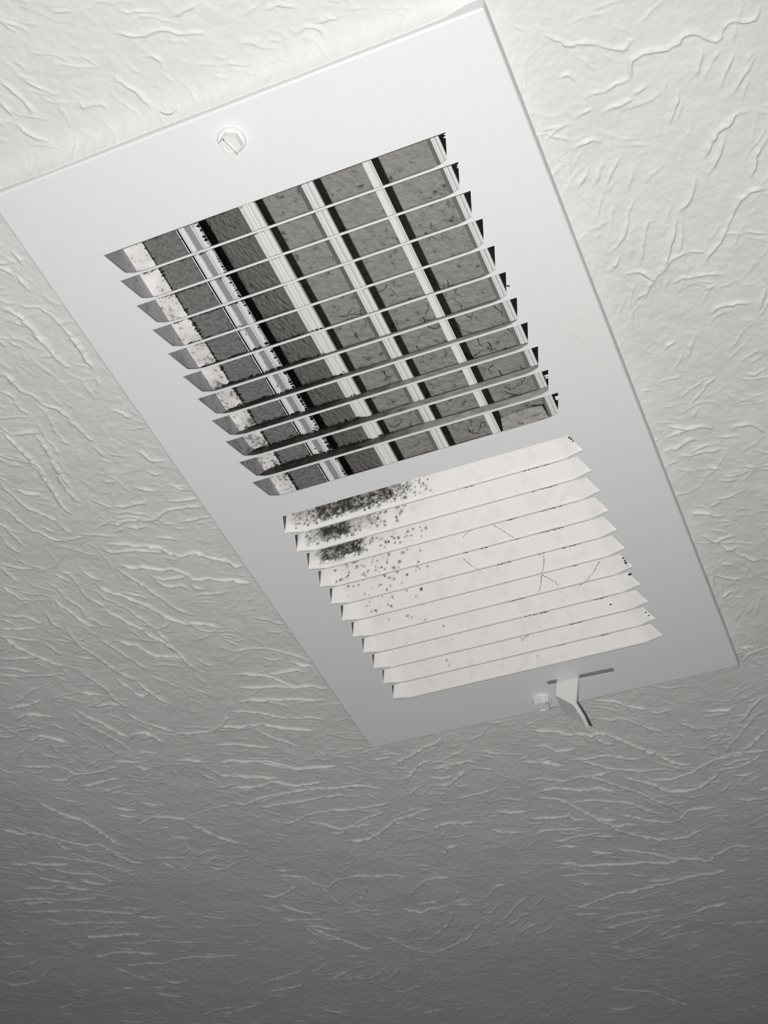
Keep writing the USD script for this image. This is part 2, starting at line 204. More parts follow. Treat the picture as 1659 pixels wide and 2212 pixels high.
# ---------------------------------------------------------------- ceiling
STROKES = [np.array(list(map(int, s.split(','))), float).reshape(-1, 2) * 1e-4 for s in """-859,1330,-855,1397,-843,1468,-824,1522,-785,1571,-754,1617,-744,1669,-734,1714,-716,1746;-947,1462,-922,1506,-915,1563,-902,1609,-900,1640,-866,1671,-847,1720,-815,1747,-771,1773;-663,1282,-639,1336,-651,1396,-649,1442,-656,1512,-664,1576,-657,1617;-558,1315,-570,1375,-586,1434,-587,1486,-587,1538,-576,1563;-1013,1560,-996,1601,-995,1658,-990,1702,-986,1739;-1054,1621,-1056,1691,-1047,1737,-1031,1765;-832,1386,-801,1404,-777,1433,-726,1462;-1168,1793,-1135,1827,-1088,1860,-1042,1884;-1180,1810,-1176,1856,-1169,1896,-1162,1928;-1256,1923,-1234,1977,-1215,2037,-1170,2065;-1028,1986,-1007,2016,-990,2060,-994,2112,-977,2149,-964,2184,-960,2224,-969,2276;-1054,2089,-1049,2137,-1026,2192,-1022,2240,-1000,2280,-991,2322,-962,2349;-955,1961,-931,1985,-923,2017;-818,1946,-807,2002,-789,2045,-765,2062;-830,2112,-815,2163,-797,2208,-764,2228;-887,2151,-860,2200,-843,2237;-796,2095,-764,2152,-734,2178,-694,2224,-671,2262,-645,2295,-623,2334,-606,2364,-601,2404;-641,2020,-626,2069,-598,2117,-577,2176,-562,2227,-543,2272,-533,2314,-512,2375,-480,2418,-454,2443;-609,2003,-565,2041,-508,2055,-461,2087,-427,2114,-395,2105,-366,2130,-337,2177,-327,2218,-270,2232,-228,2255,-186,2278,-156,2282,-120,2317,-79,2340;-603,1855,-554,1873,-510,1890,-481,1914,-437,1931,-387,1957,-356,1997,-340,2025,-302,2053,-260,2055,-221,2062,-198,2099,-160,2128,-114,2160,-91,2219,-58,2216;-633,1878,-603,1918,-543,1927,-486,1941,-436,1967,-377,1996;-504,2144,-489,2195,-459,2221,-401,2235,-388,2270;-506,2129,-471,2164,-423,2175,-362,2183,-337,2177;-375,2327,-323,2332,-268,2352,-216,2356;-356,2252,-339,2280,-314,2305;-522,1746,-487,1759,-430,1753,-375,1767,-335,1789,-294,1791,-252,1773,-205,1763,-147,1772,-93,1786,-59,1799;-445,1652,-393,1672,-332,1675,-271,1678;-459,1783,-413,1814,-363,1820;-292,1826,-252,1848,-223,1852;-202,1853,-144,1861,-92,1860,-46,1871;-126,1621,-96,1659,-56,1681;-287,1580,-251,1606,-203,1631;-410,1488,-379,1506,-350,1510;-190,1709,-143,1727,-95,1732,-49,1743;-355,1899,-319,1912,-288,1931,-268,1953;-1109,2287,-1111,2366,-1115,2429,-1101,2483,-1083,2531,-1069,2586,-1059,2648,-1041,2697,-1012,2750,-980,2796;-990,2435,-972,2482,-953,2529,-939,2584,-918,2650,-900,2698,-873,2733;-912,2480,-876,2517,-836,2548,-818,2596,-808,2640,-754,2668,-701,2696,-666,2717,-656,2763,-640,2819;-777,2231,-751,2264,-732,2309,-723,2351,-704,2397,-689,2450,-676,2479,-632,2471,-590,2455;-745,2469,-726,2516,-698,2567,-678,2615,-672,2666;-685,2484,-675,2608,-664,2693,-652,2756;-692,2240,-657,2276,-625,2318,-604,2380,-581,2420,-555,2453,-519,2490,-472,2507,-429,2531,-389,2561,-368,2585;-849,2258,-816,2317,-798,2363,-769,2413,-738,2456;-983,2270,-944,2301,-922,2340,-896,2374;-1146,2163,-1151,2224,-1146,2273,-1136,2293;-1226,2638,-1203,2689,-1189,2745,-1166,2788,-1166,2849,-1167,2911,-1148,2962;-1074,2753,-1053,2821,-1039,2878,-1016,2921,-960,2907;-988,2810,-963,2871,-952,2936,-933,2987,-910,3031;-1327,2773,-1272,2802,-1211,2842;-1329,2896,-1264,2911,-1205,2914,-1164,2947;-1417,2900,-1394,2962,-1361,3011,-1333,3067,-1314,3119,-1296,3172,-1273,3218;-1453,2977,-1425,3033,-1396,3090,-1373,3154,-1348,3219,-1329,3292,-1315,3355;-1174,3006,-1155,3058,-1126,3114,-1083,3166,-1045,3208,-1011,3257;-1277,3226,-1220,3191,-1164,3201,-1131,3251,-1110,3324;-1309,3366,-1243,3361,-1190,3400;-1452,3373,-1394,3404,-1341,3422,-1313,3462;-1365,3463,-1336,3502,-1295,3507;-1005,3268,-940,3283,-864,3301,-799,3315,-753,3295,-702,3268,-651,3214;-629,3195,-559,3221,-503,3250,-451,3287,-413,3328,-357,3357,-297,3379,-237,3400,-186,3437;-545,3146,-474,3145,-442,3175,-386,3178,-340,3203,-268,3221,-212,3249,-119,3292;-488,3036,-433,3065,-371,3079,-309,3093,-264,3118,-206,3139,-144,3153,-78,3203;-446,2932,-382,2964,-328,2992,-297,3021,-272,3064,-238,3110,-209,3146;-296,2996,-231,3002,-157,3013,-116,3045;-392,2761,-319,2771,-249,2789,-190,2827,-137,2879,-94,2928,-47,2970;-149,2949,-111,2988,-57,3016;-777,3295,-698,3306,-642,3335,-573,3342,-509,3356,-440,3408,-357,3456,-274,3505;-841,3440,-771,3446,-703,3480,-630,3525,-552,3563;-573,3388,-542,3445,-506,3495,-461,3548,-425,3599;-896,3592,-821,3590,-777,3625,-701,3643,-651,3690,-597,3728,-536,3779,-470,3793,-363,3822;-969,3683,-900,3718,-820,3756,-740,3795,-660,3833;-1698,2735,-1615,2703,-1552,2673,-1484,2663;-1767,2763,-1692,2764,-1622,2771,-1543,2756;-1769,2862,-1704,2840,-1649,2852,-1607,2885,-1571,2907;-1794,2909,-1762,2929,-1712,2911;-1836,3043,-1774,3046,-1724,3027,-1692,3057,-1650,3091,-1617,3141;-2017,3219,-1948,3254,-1873,3281,-1799,3307,-1756,3342,-1743,3406,-1674,3421,-1579,3435,-1470,3425;-1892,3413,-1827,3436,-1748,3414;-1828,3170,-1786,3205,-1748,3247;-1970,3167,-1918,3128,-1861,3101;-1434,2190,-1381,2218,-1320,2232,-1249,2251;-1371,2095,-1327,2135,-1275,2146,-1241,2183,-1223,2228,-1182,2228;-1454,2255,-1441,2309,-1419,2366,-1392,2417,-1361,2462,-1324,2517,-1279,2559;-1464,2235,-1406,2273,-1357,2307,-1304,2335;-1570,2393,-1512,2415,-1439,2433,-1367,2451;-1615,2461,-1556,2482,-1506,2518,-1456,2553;-1652,2515,-1588,2530,-1548,2562;-1278,2369,-1259,2433,-1247,2471;-1182,2519,-1129,2547,-1088,2579;-2469,3737,-2412,3779,-2372,3826,-2291,3833,-2240,3884,-2205,3919,-2154,3971,-2102,4023,-2055,4062,-1986,4064,-1968,4104,-1950,4168,-1932,4232,-1908,4263,-1896,4314,-1819,4352;-2041,3680,-2006,3735,-1955,3786,-1926,3851,-1902,3925,-1895,4005,-1877,4068,-1864,4140;-2080,3570,-2052,3633,-2029,3684;-2211,3962,-2212,4019,-2171,4067;-2090,4073,-2078,4123,-2014,4157;-1945,4112,-1933,4185,-1903,4230,-1851,4214;-2412,4087,-2341,4089,-2277,4123,-2218,4166,-2154,4201,-2095,4245,-2048,4284,-2007,4334,-1977,4380,-1918,4401;-2627,4083,-2544,4112,-2491,4118,-2428,4157,-2343,4182,-2272,4206;-2497,4152,-2480,4193,-2439,4219;-2427,4200,-2380,4240,-2332,4280,-2273,4325,-2208,4336,-2154,4390,-2130,4447,-2089,4473;-2555,4263,-2502,4318,-2430,4367,-2358,4416;-2304,4374,-2262,4425,-2214,4466,-2148,4477;-2705,4358,-2625,4373,-2559,4408,-2467,4403;-2437,4425,-2365,4475,-2311,4506;-2932,4429,-2858,4454,-2771,4459,-2697,4485,-2624,4510,-2563,4556,-2471,4575,-2380,4594,-2300,4609;-2836,4628,-2747,4633,-2661,4662,-2580,4677,-2505,4703,-2426,4743,-2339,4772,-2272,4808,-2204,4844,-2118,4848;-2805,4511,-2743,4532,-2656,4537,-2608,4578;-2754,4786,-2673,4827,-2584,4831,-2522,4852,-2441,4893,-2360,4908,-2273,4937;-2173,4894,-2105,4930,-2025,4944;-2653,4993,-2565,5023,-2470,5042,-2356,5054,-2255,5088;-2504,5151,-2415,5155,-2345,5192,-2262,5179,-2168,5198,-2080,5255,-1960,5309;-2794,4972,-2778,5045,-2741,5085,-2703,5125;-2720,5230,-2663,5263,-2591,5246,-2500,5249,-2404,5295,-2296,5345;-2759,5065,-2683,5091;-2583,5416,-2485,5435,-2394,5437,-2310,5479,-2220,5454,-2104,5465,-1989,5504,-1881,5526,-1774,5549;-2505,5206,-2410,5252;-2695,5421,-2630,5471,-2613,5548,-2548,5599,-2517,5653;-2443,5634,-2398,5693,-2346,5739,-2274,5720;-2565,5739,-2499,5761,-2432,5754;-2765,5673,-2672,5704;-2567,5798,-2495,5866,-2429,5918;-3286,5223,-3195,5182,-3086,5162;-3346,5047,-3267,5073,-3161,5081;-3502,5353,-3451,5400,-3333,5395,-3251,5393,-3165,5335,-3052,5258;-3419,5279,-3348,5245,-3288,5251;-3133,5669,-3065,5692,-3004,5697;-3306,5582,-3223,5580;-3366,5806,-3273,5790,-3187,5757;-2929,5981,-2870,6047,-2780,6061;-2407,6199,-2312,6200,-2237,6178,-2163,6187;-2278,6257,-2150,6253,-1969,6206;-1139,3978,-1081,3967,-1052,3987;-1544,3942,-1489,3940,-1427,3972,-1343,4013;-1654,3969,-1577,3952,-1523,3928;-1355,4085,-1309,4123,-1289,4185,-1263,4239,-1215,4300,-1166,4362;-1561,4067,-1512,4052,-1472,4077;-1525,4124,-1512,4174,-1466,4190,-1442,4221;-1668,4209,-1651,4227;-1486,4250,-1494,4316,-1538,4346;-1485,4399,-1412,4367,-1350,4378;-1510,4472,-1446,4482,-1386,4445,-1361,4477;-1484,4528,-1437,4568,-1390,4584,-1323,4561,-1272,4543;-1290,4342,-1225,4319;-1946,4933,-1930,4943;-1732,4371,-1696,4407,-1683,4459;-1664,4501,-1601,4487,-1545,4460;-2120,3215,-2093,3255,-2065,3295;-1688,3615,-1591,3608,-1510,3605;-1778,3520,-1691,3531,-1594,3524,-1519,3531;-1694,3781,-1632,3814,-1581,3843;-1714,3839,-1668,3876,-1618,3905;-1525,3767,-1473,3817,-1406,3862;-1133,3489,-1060,3495,-1006,3535,-957,3562;-3225,4866,-3183,4921,-3098,4936,-3029,4974;-3783,5699,-3682,5701;-1017,3958,-978,3982,-950,4003,-888,3983,-820,3975,-742,3972,-669,3978,-606,3979,-537,3993,-469,4008,-394,4034,-311,4043,-254,4054,-198,4094,-152,4131;-876,4061,-786,4061,-690,4074,-605,4083,-532,4088,-469,4090,-379,4112;-949,3826,-880,3841,-815,3864,-753,3865,-693,3846,-641,3895,-585,3935,-502,3945,-419,3954;-896,3723,-811,3754,-740,3789,-670,3824;-698,3655,-631,3669,-580,3717,-546,3749,-516,3789,-444,3795,-370,3822,-283,3843;-850,4219,-793,4261,-735,4249,-643,4218,-568,4223,-483,4231,-418,4255,-334,4263,-239,4276,-152,4275;-671,4304,-598,4341,-559,4398,-523,4433,-482,4426,-406,4398,-315,4365,-234,4352;-608,4447,-547,4457,-501,4440,-418,4426,-348,4440;-526,4553,-459,4577,-375,4562,-306,4520,-238,4479,-185,4444,-122,4444,-67,4432,-9,4410,38,4416;-212,4477,-168,4493;-72,4473,-25,4511;-93,3853,-27,3867,18,3873;-3,3924,25,3944,74,3912,139,3897,201,3862,242,3848,303,3841,353,3803;48,4031,90,4046,132,4002,177,3979,215,3973;9,4097,73,4060,101,4050;-28,4246,26,4204,58,4185,83,4184;191,4062,243,4051,305,4044,361,4054,412,4043,454,4088;153,4128,216,4151,276,4152;114,4195,181,4209,238,4219,290,4177,369,4126;139,4285,189,4283;225,4378,292,4360,376,4360,439,4351,491,4339;254,4055,292,4079;273,4252,319,4258;398,4564,459,4597,548,4618;303,4724,373,4770,446,4807;-30,4617,33,4585,99,4576,150,4605,230,4622;-60,4886,-6,4814,57,4814;-1104,4766,-1034,4791,-969,4825,-947,4893,-914,4940,-908,5015,-889,5034,-844,4964,-785,4925,-718,4924,-635,4917,-558,4956,-485,4970,-411,4983,-366,5034;-1296,4930,-1229,4966,-1155,4954,-1082,4918,-1044,4895;-1073,4958,-1034,5020;-1366,5043,-1310,5100,-1260,5143;-1235,5063,-1191,5116,-1151,5180,-1077,5231;-1292,5208,-1242,5251,-1169,5276,-1060,5313;-1205,5354,-1127,5367,-1069,5426,-1001,5462;-1218,5350,-1188,5438,-1148,5504,-1090,5564;-1167,5393,-1120,5474,-1067,5545,-1007,5632,-958,5716,-901,5748;-909,5076,-898,5142,-881,5197;-892,5281,-827,5291,-734,5298;-765,5212,-661,5100,-613,5020;-734,5361,-645,5379;-521,5358,-464,5403,-426,5441,-361,5413,-281,5416,-237,5406;-414,5345,-334,5348,-267,5346;-454,5444,-512,5552,-561,5638;-320,5146,-260,5095,-194,5094,-113,5122;-433,5228,-351,5159,-300,5129;-223,5473,-299,5599,-382,5673,-458,5726;-201,5381,-150,5387,-91,5370;-178,5426,-96,5454;14,5406,92,5336,138,5280,177,5317;-47,5609,33,5536,72,5500;31,5686,111,5612,196,5518,262,5479;31,5762,94,5733,154,5677,212,5660;-770,5607,-733,5685,-689,5780,-634,5852,-588,5841;-508,5922,-428,5895,-327,5849,-223,5792,-128,5683;-596,5933,-569,5934;-987,6323,-928,6357,-861,6336,-789,6302,-712,6185,-647,6094;-1089,6116,-970,6042,-888,5985;-1011,6171,-938,6138,-823,6035;-1333,6034,-1241,5994,-1150,5954;-1423,5876,-1348,5873,-1251,5822;-1758,5921,-1644,5902,-1543,5878,-1437,5843;-1820,6046,-1716,6051,-1607,6044,-1518,6015;-2204,6251,-2096,6225,-1976,6203;-1562,6401,-1494,6454,-1421,6493;-1255,6427,-1174,6379;-924,6672,-847,6667,-771,6662;38,5894,130,5822,249,5786;166,5912,241,5886,304,5856;1204,3775,1262,3797,1318,3826,1357,3875,1411,3913,1465,3950;1191,3922,1245,3960,1307,3973,1359,4019,1406,4082,1448,4124,1488,4176;842,3905,899,3935,959,3957,998,4008,1071,4025,1116,4060,1166,4041,1208,4084,1255,4147,1303,4211,1358,4288,1399,4340,1430,4390,1468,4452,1545,4498;1128,4073,1150,4128,1205,4167;807,4042,857,4060,894,4121,934,4135,1003,4132;1373,4274,1419,4348,1477,4378,1540,4391;911,4242,963,4222,1016,4270,1069,4318,1112,4363,1161,4390,1219,4421,1288,4455,1362,4472,1413,4490;943,4215,1004,4237,1067,4250,1136,4246,1192,4285,1248,4324,1308,4346;695,4165,760,4178,811,4197,854,4241,892,4264;661,4330,740,4338,800,4369,846,4406,907,4397,956,4386,1003,4422,1056,4471,1100,4516,1141,4571,1185,4617,1237,4676,1276,4741,1318,4797,1358,4863,1390,4916;974,4402,1042,4406,1112,4402;1178,4484,1235,4525,1289,4574,1330,4628,1372,4684,1445,4709,1509,4722,1570,4704,1625,4664,1667,4630;1283,4512,1327,4558,1389,4580,1458,4575,1536,4573,1591,4534,1640,4513,1690,4493,1764,4500,1838,4508;687,4460,752,4443,815,4465,882,4509,945,4532,995,4519,1042,4556,1086,4602;658,4511,711,4530,761,4558,794,4601,824,4653,860,4728,901,4785,940,4851,971,4905,1005,4992;820,4630,871,4618,937,4631,1008,4666,1082,4692,1132,4720,1174,4777,1223,4846,1282,4888;1056,4818,1114,4860,1170,4911,1239,4957,1322,4997;1348,4985,1380,4954,1427,4908,1505,4915,1568,4937;559,4696,627,4709,691,4732,748,4741,806,4709;759,4745,793,4789,846,4808;917,4811,967,4840,1023,4849;971,4905,1014,4920,1063,4916,1113,4945;528,4857,588,4824,653,4847,722,4860,800,4877;603,4961,676,4964,754,4948,825,4951,896,4954;841,4978,909,4991,982,5028;1018,4986,1075,5039,1131,5091,1201,5137,1266,5160,1347,5167,1400,5142,1477,5116;595,5024,667,5027,719,5057;772,5120,835,5153,898,5186;925,5140,995,5187,1066,5234,1146,5295,1214,5353,1280,5376,1354,5413,1401,5463,1463,5406,1530,5374,1594,5352,1665,5399;552,5190,623,5203,680,5258,761,5275,842,5291,920,5319,1015,5329,1092,5356,1167,5393,1255,5379;514,5305,579,5339,665,5345,743,5372,833,5404;573,5395,642,5455,711,5478;824,5435,852,5445;657,5652,725,5639,806,5619,878,5632,959,5612,1036,5603,1120,5609,1213,5582,1314,5570,1405,5591,1479,5582;1000,5555,1073,5557,1143,5570;509,5675,567,5695,642,5659,710,5646;468,5760,539,5784,612,5797;608,5896,680,5870,760,5860,848,5865,944,5886,1031,5891;583,5976,673,5981,768,5963,860,5957,951,5951,1001,5955;525,5995,592,6031;582,6197,659,6158,748,6123,827,6073,902,6034;554,6201,607,6245,646,6245;633,6334,720,6310,799,6310;636,6416,704,6412,790,6387;887,6183,959,6156,1018,6125,1089,6098;897,6238,970,6211,1058,6215,1159,6224,1188,6208;1166,5999,1241,5951,1318,5941,1403,5946;1160,6072,1215,6103;1175,5965,1227,5909,1281,5891;1357,6240,1418,6198,1487,6222,1581,6241;1032,6415,1107,6375;1885,4219,1943,4150,1987,4096,2040,4045;1755,4449,1791,4387,1847,4333,1906,4263,1965,4194,2026,4154;1849,4464,1914,4413,1996,4332;1734,4489,1781,4478,1865,4489,1967,4507;1663,4599,1728,4603,1793,4607,1866,4575,1940,4535;1734,4673,1807,4690,1888,4670;1693,4889,1763,4924,1872,4932;1847,4853,1891,4848;1802,4757,1876,4724;1733,5206,1810,5212;1858,4155,1899,4161;1732,4065,1792,4078,1852,4091,1899,4072;1667,4324,1709,4283,1773,4288;1577,4089,1622,4160,1663,4211;1469,4169,1511,4212;1210,6745,1255,6774;1258,6872,1276,6884;1301,6915,1320,6921;1141,6974,1185,6960;1240,7064,1260,7065;1329,7022,1357,7017;404,6786,483,6798,567,6840,651,6882,708,6974,778,7070,849,7167;319,7022,408,7051,493,7049;-200,7033,-94,6976,-2,6871;97,6655,173,6594;615,7209,688,7249;-211,511,-187,533,-155,541,-133,566,-120,593,-112,629,-107,657,-74,653,-50,662;-285,507,-257,522,-242,558,-233,591,-229,627,-233,668,-226,706,-221,752,-218,797,-209,832,-195,860;-107,657,-102,698,-97,739,-96,787,-100,838,-100,883,-101,909;-487,774,-469,808,-463,847,-464,897,-435,927,-418,962,-411,1002,-393,1023,-365,1043,-352,1086,-348,1131,-343,1176,-332,1224,-316,1265;-415,995,-423,1059,-435,1102,-447,1166,-446,1210,-426,1257;-548,865,-523,888,-517,928,-521,983,-510,1016,-505,1047;-679,1062,-665,1102,-660,1133,-653,1186,-647,1228,-640,1281,-633,1335,-644,1393;-637,1098,-601,1106,-557,1114,-524,1126;-541,1140,-538,1200,-542,1258,-553,1315,-557,1374,-567,1443,-569,1474;-721,1200,-682,1230,-662,1263,-649,1308;-333,1293,-324,1331,-319,1364;-342,1375,-316,1400;-163,1388,-148,1419,-140,1462,-105,1470,-69,1479;-144,1138,-114,1154,-106,1181,-89,1206;-76,1089,-84,1123;-405,1494,-365,1510;-188,327,-167,352,-156,380;-100,274,-92,317,-91,350;-144,385,-141,427,-134,462;-392,633,-387,661;-182,1507,-170,1542,-129,1543;-134,1624,-89,1646,-57,1663;-827,1282,-805,1301;-871,1348,-861,1372;404,-557,420,-532,443,-508,466,-483;336,-354,354,-331,374,-300,397,-274,419,-245,444,-232;269,-355,283,-326,295,-292,306,-257,312,-225,312,-194;223,-287,231,-257,234,-226;221,-200,237,-173,246,-145,265,-121,291,-97,311,-75;757,-359,783,-340,813,-325,850,-313,885,-317,925,-310,943,-288,971,-270,1008,-258,1049,-242;812,-246,842,-231,856,-210,851,-180;663,-223,675,-199,687,-174,706,-140,723,-101,737,-68;497,-178,503,-155,537,-155,564,-144,575,-120;837,-153,854,-127;1010,-84,1043,-64;1056,-142,1063,-138;1026,-98,1033,-93;1152,-166,1183,-154,1211,-136;972,-340,1001,-335,1035,-342,1074,-345;366,-400,379,-369;414,-184,422,-154;177,-218,186,-200;133,-152,155,-144;596,-504,632,-490,655,-486;502,-229,519,-202;1337,-141,1346,-122,1370,-122,1400,-122,1426,-112,1432,-87,1435,-68;1433,-127,1462,-125,1489,-120,1519,-120;1152,-163,1183,-151,1216,-144;1253,-132,1282,-117;1332,-41,1357,-31;1511,-180,1530,-170;1276,-239,1311,-237,1350,-230,1391,-204;1100,-99,1129,-94;2144,209,2163,230,2187,251,2210,277,2246,284,2280,295,2311,314,2336,334,2366,360,2389,366,2411,354,2434,340;2376,475,2390,439,2404,410,2433,408,2463,409,2498,417,2533,424,2561,414,2590,396,2614,395,2642,406,2659,433,2684,454,2706,452,2720,421,2739,402,2768,407,2799,426,2823,426,2841,413,2855,389;2207,486,2234,483,2270,490,2304,482,2336,481,2369,476;2369,541,2395,540,2425,523;2246,567,2287,562,2325,562,2365,557;2151,551,2183,542,2216,541;2011,547,2054,557,2091,564,2123,566;2028,595,2061,575,2095,570;2110,666,2146,658,2179,659,2200,676;2073,826,2102,798,2133,764;2127,848,2150,817,2172,787,2195,757;2158,876,2183,839,2220,806,2252,765;2247,895,2271,858,2289,818;2103,967,2131,922,2146,895;2097,1145,2141,1115,2176,1079,2203,1032,2219,989,2249,956;2197,1231,2224,1173,2247,1115,2271,1067,2298,1069;2067,1223,2107,1204,2131,1171;2132,1262,2173,1265,2200,1293,2225,1329;2459,697,2482,661,2504,627,2521,583;2486,693,2508,657,2525,628;2474,572,2491,536;2414,723,2431,685;2586,552,2611,527,2629,493,2639,463;2616,579,2644,541,2669,516,2693,491;2668,621,2690,580,2716,549,2743,511;2692,673,2725,637,2765,596,2805,557;2723,700,2745,659,2766,632;2540,879,2570,838,2605,799,2634,781,2661,777,2687,744,2723,751;2536,947,2568,921,2596,886,2619,843,2639,813;2678,1027,2701,982,2724,937,2751,903,2776,875;2432,1332,2454,1298,2486,1276,2514,1245,2544,1207,2576,1154,2605,1117,2637,1090,2674,1073,2705,1081,2729,1083;2387,1063,2423,1053,2458,1019,2491,945;2518,1230,2551,1231,2588,1245;2276,1296,2305,1239,2344,1170,2379,1093;2351,1326,2379,1324;2206,1348,2251,1312,2283,1295;2151,382,2176,381,2188,404;2098,308,2124,290;2007,737,2038,726;2230,333,2252,363,2267,397;2223,475,2232,478;2606,348,2611,351;2427,1364,2435,1367;2395,1570,2425,1549,2452,1553,2479,1559,2512,1561,2548,1575;2240,1759,2274,1718,2298,1667;2178,1681,2195,1664,2216,1661;2435,1913,2467,1949,2503,1943,2542,1923;2448,1855,2487,1839,2518,1828;2169,1402,2184,1372,2219,1329;2140,1266,2178,1274,2204,1301,2224,1331,2253,1307;2346,1333,2376,1324;2079,1225,2107,1208;2084,2095,2116,2112,2147,2132,2183,2137,2212,2140,2237,2162;2050,2150,2085,2138,2121,2139,2152,2138;2014,2214,2051,2215,2079,2226,2109,2207,2143,2194,2170,2209;2320,2194,2356,2195,2397,2202,2427,2227,2453,2271;2251,2227,2291,2238,2338,2247;2209,2474,2243,2487,2269,2483;2182,2383,2219,2406;2042,2632,2073,2638,2106,2660,2138,2687;2129,2618,2167,2595;2033,1861,2060,1871;2267,1879,2290,1880;2331,2431,2369,2455;2186,2076,2220,2039;2575,1626,2599,1570,2626,1524;2050,2641,2076,2636,2100,2656,2129,2674,2160,2689;2043,2783,2064,2798,2075,2832,2097,2844,2126,2829,2159,2834,2188,2838;2101,2849,2117,2885,2138,2919,2170,2912;2156,2930,2181,2969,2207,3006,2236,3032,2272,3030;2073,3001,2103,3004,2129,3022;2034,3059,2063,3086,2091,3116,2128,3130,2167,3136;2025,3238,2056,3217,2090,3206;2132,3374,2144,3346;2213,2475,2238,2488,2266,2488;2152,2604,2173,2598;2026,3628,2063,3629,2096,3646;2020,3722,2056,3682,2100,3673,2148,3673;2105,3744,2129,3735""".split(';')]


def build_ceiling():
    cell = 0.00045
    x0, x1, y0, y1 = -0.45, 0.36, -0.12, 0.82
    nx, ny = int((x1 - x0) / cell) + 1, int((y1 - y0) / cell) + 1
    H = np.zeros((ny, nx))

    def stroke(pts, amp, wide, narrow, H=H, x0=x0, y0=y0, cell=cell):
        ny, nx = H.shape
        pts = np.asarray(pts)
        d = np.diff(pts, axis=0)
        seg = np.linalg.norm(d, axis=1)
        total = seg.sum()
        at = np.r_[0, np.cumsum(seg)]
        n = max(2, int(total / 0.0021) + 1)
        s = np.linspace(0, total, n)
        P = np.stack([np.interp(s, at, pts[:, k]) for k in (0, 1)], 1)
        P[1:-1] += rng.normal(0, 0.00022, (n - 2, 2)) if n > 2 else 0
        fade = np.clip(np.minimum(s + 0.0012, total - s + 0.0012) / 0.005, 0.25, 1)
        A = amp * fade * (1 + 0.26 * rng.standard_normal(n)).clip(0.4, 1.7)
        Wd = (1 + 0.22 * rng.standard_normal(n)).clip(0.55, 1.6)
        reach = 3.0 * wide
        for i in range(n - 1):
            a, b = P[i], P[i + 1]
            ix0, ix1 = int((min(a[0], b[0]) - reach - x0) / cell), int((max(a[0], b[0]) + reach - x0) / cell) + 2
            iy0, iy1 = int((min(a[1], b[1]) - reach - y0) / cell), int((max(a[1], b[1]) + reach - y0) / cell) + 2
            ix0, iy0, ix1, iy1 = max(ix0, 0), max(iy0, 0), min(ix1, nx), min(iy1, ny)
            if ix1 <= ix0 or iy1 <= iy0:
                continue
            X = x0 + cell * np.arange(ix0, ix1)[None]
            Y = y0 + cell * np.arange(iy0, iy1)[:, None]
            e = b - a
            ll = max(e @ e, 1e-12)
            t = np.clip(((X - a[0]) * e[0] + (Y - a[1]) * e[1]) / ll, 0, 1)
            dx, dy = X - a[0] - t * e[0], Y - a[1] - t * e[1]
            dist = np.hypot(dx, dy)
            nrm = np.array([-e[1], e[0]])
            if nrm[1] < 0:
                nrm = -nrm
            side = (dx * nrm[0] + dy * nrm[1]) / math.sqrt(ll)
            w = Wd[i] + t * (Wd[i + 1] - Wd[i])
            g = 0.5 + 0.5 * side / (dist + 1e-9)          # 0 on the trowel's side, 1 on the steep side
            sig = w * (wide + (narrow - wide) * np.clip(g, 0, 1))
            h = (A[i] + t * (A[i + 1] - A[i])) * np.exp(-(dist / sig) ** 2.4)
            v = H[iy0:iy1, ix0:ix1]
            np.maximum(v, h, out=v)

    for pts in STROKES:
        s = np.linalg.norm(np.diff(pts, axis=0), axis=1).sum()
        stroke(pts, 0.00082 * rng.uniform(0.65, 1.3) * (1.35 if s < 0.006 else 1.0), rng.uniform(0.00075, 0.00115), 0.00040)
    # smaller trowel marks between, running as their neighbours run
    mids, dirs = [], []
    for pts in STROKES:
        for a, b in zip(pts[:-1], pts[1:]):
            if np.linalg.norm(b - a) > 0.001:
                mids.append((a + b) / 2)
                dirs.append(math.atan2(b[1] - a[1], b[0] - a[0]))
    from scipy.spatial import cKDTree
    tree = cKDTree(np.array(mids))
    dirs = np.array(dirs)
    for _ in range(9500):
        p = np.array([rng.uniform(x0 + 0.01, x1 - 0.01), rng.uniform(y0 + 0.01, y1 - 0.01)])
        if 0.004 < p[0] < W - 0.004 and 0.004 < p[1] < L - 0.004:
            continue
        dd, k = tree.query(p)
        if dd < 0.0022 or (dd > 0.02 and rng.random() < 0.6):
            continue
        th = dirs[k] + rng.normal(0, 0.22)
        n, step = int(rng.integers(2, 6)), rng.uniform(0.002, 0.005)
        pts = [p]
        for _ in range(n):
            th += rng.normal(0, 0.3)
            pts.append(pts[-1] + step * np.array([math.cos(th), math.sin(th)]))
        stroke(pts, rng.uniform(0.00008, 0.00034) * (1.6 if rng.random() < 0.3 else 1), rng.uniform(0.0005, 0.0009), 0.00042)
    H = ndimage.gaussian_filter(H, 0.5)
    # soft unevenness and the grain of the roller
    for sig, amp in ((36, 0.00030), (11, 0.00009), (4.2, 0.000055), (1.9, 0.00004), (1.1, 0.00002)):
        f = ndimage.gaussian_filter(rng.standard_normal(H.shape).astype(np.float32), sig)
        H += amp * f / f.std()
    X = x0 + cell * np.arange(nx)[None] + np.zeros((ny, 1))
    Y = y0 + cell * np.arange(ny)[:, None] + np.zeros((1, nx))
    # paint drawn up against the register's rim
    dx, dy = np.maximum(np.maximum(-X, X - W), 0), np.maximum(np.maximum(-Y, Y - L), 0)
    d = np.hypot(dx, dy)
    wob = ndimage.gaussian_filter(rng.standard_normal(H.shape).astype(np.float32), 26)
    wob = 1 + 0.13 * wob / wob.std()
    top, right = (Y < 0.006) & (X < W + 0.002), (X > W - 0.006)
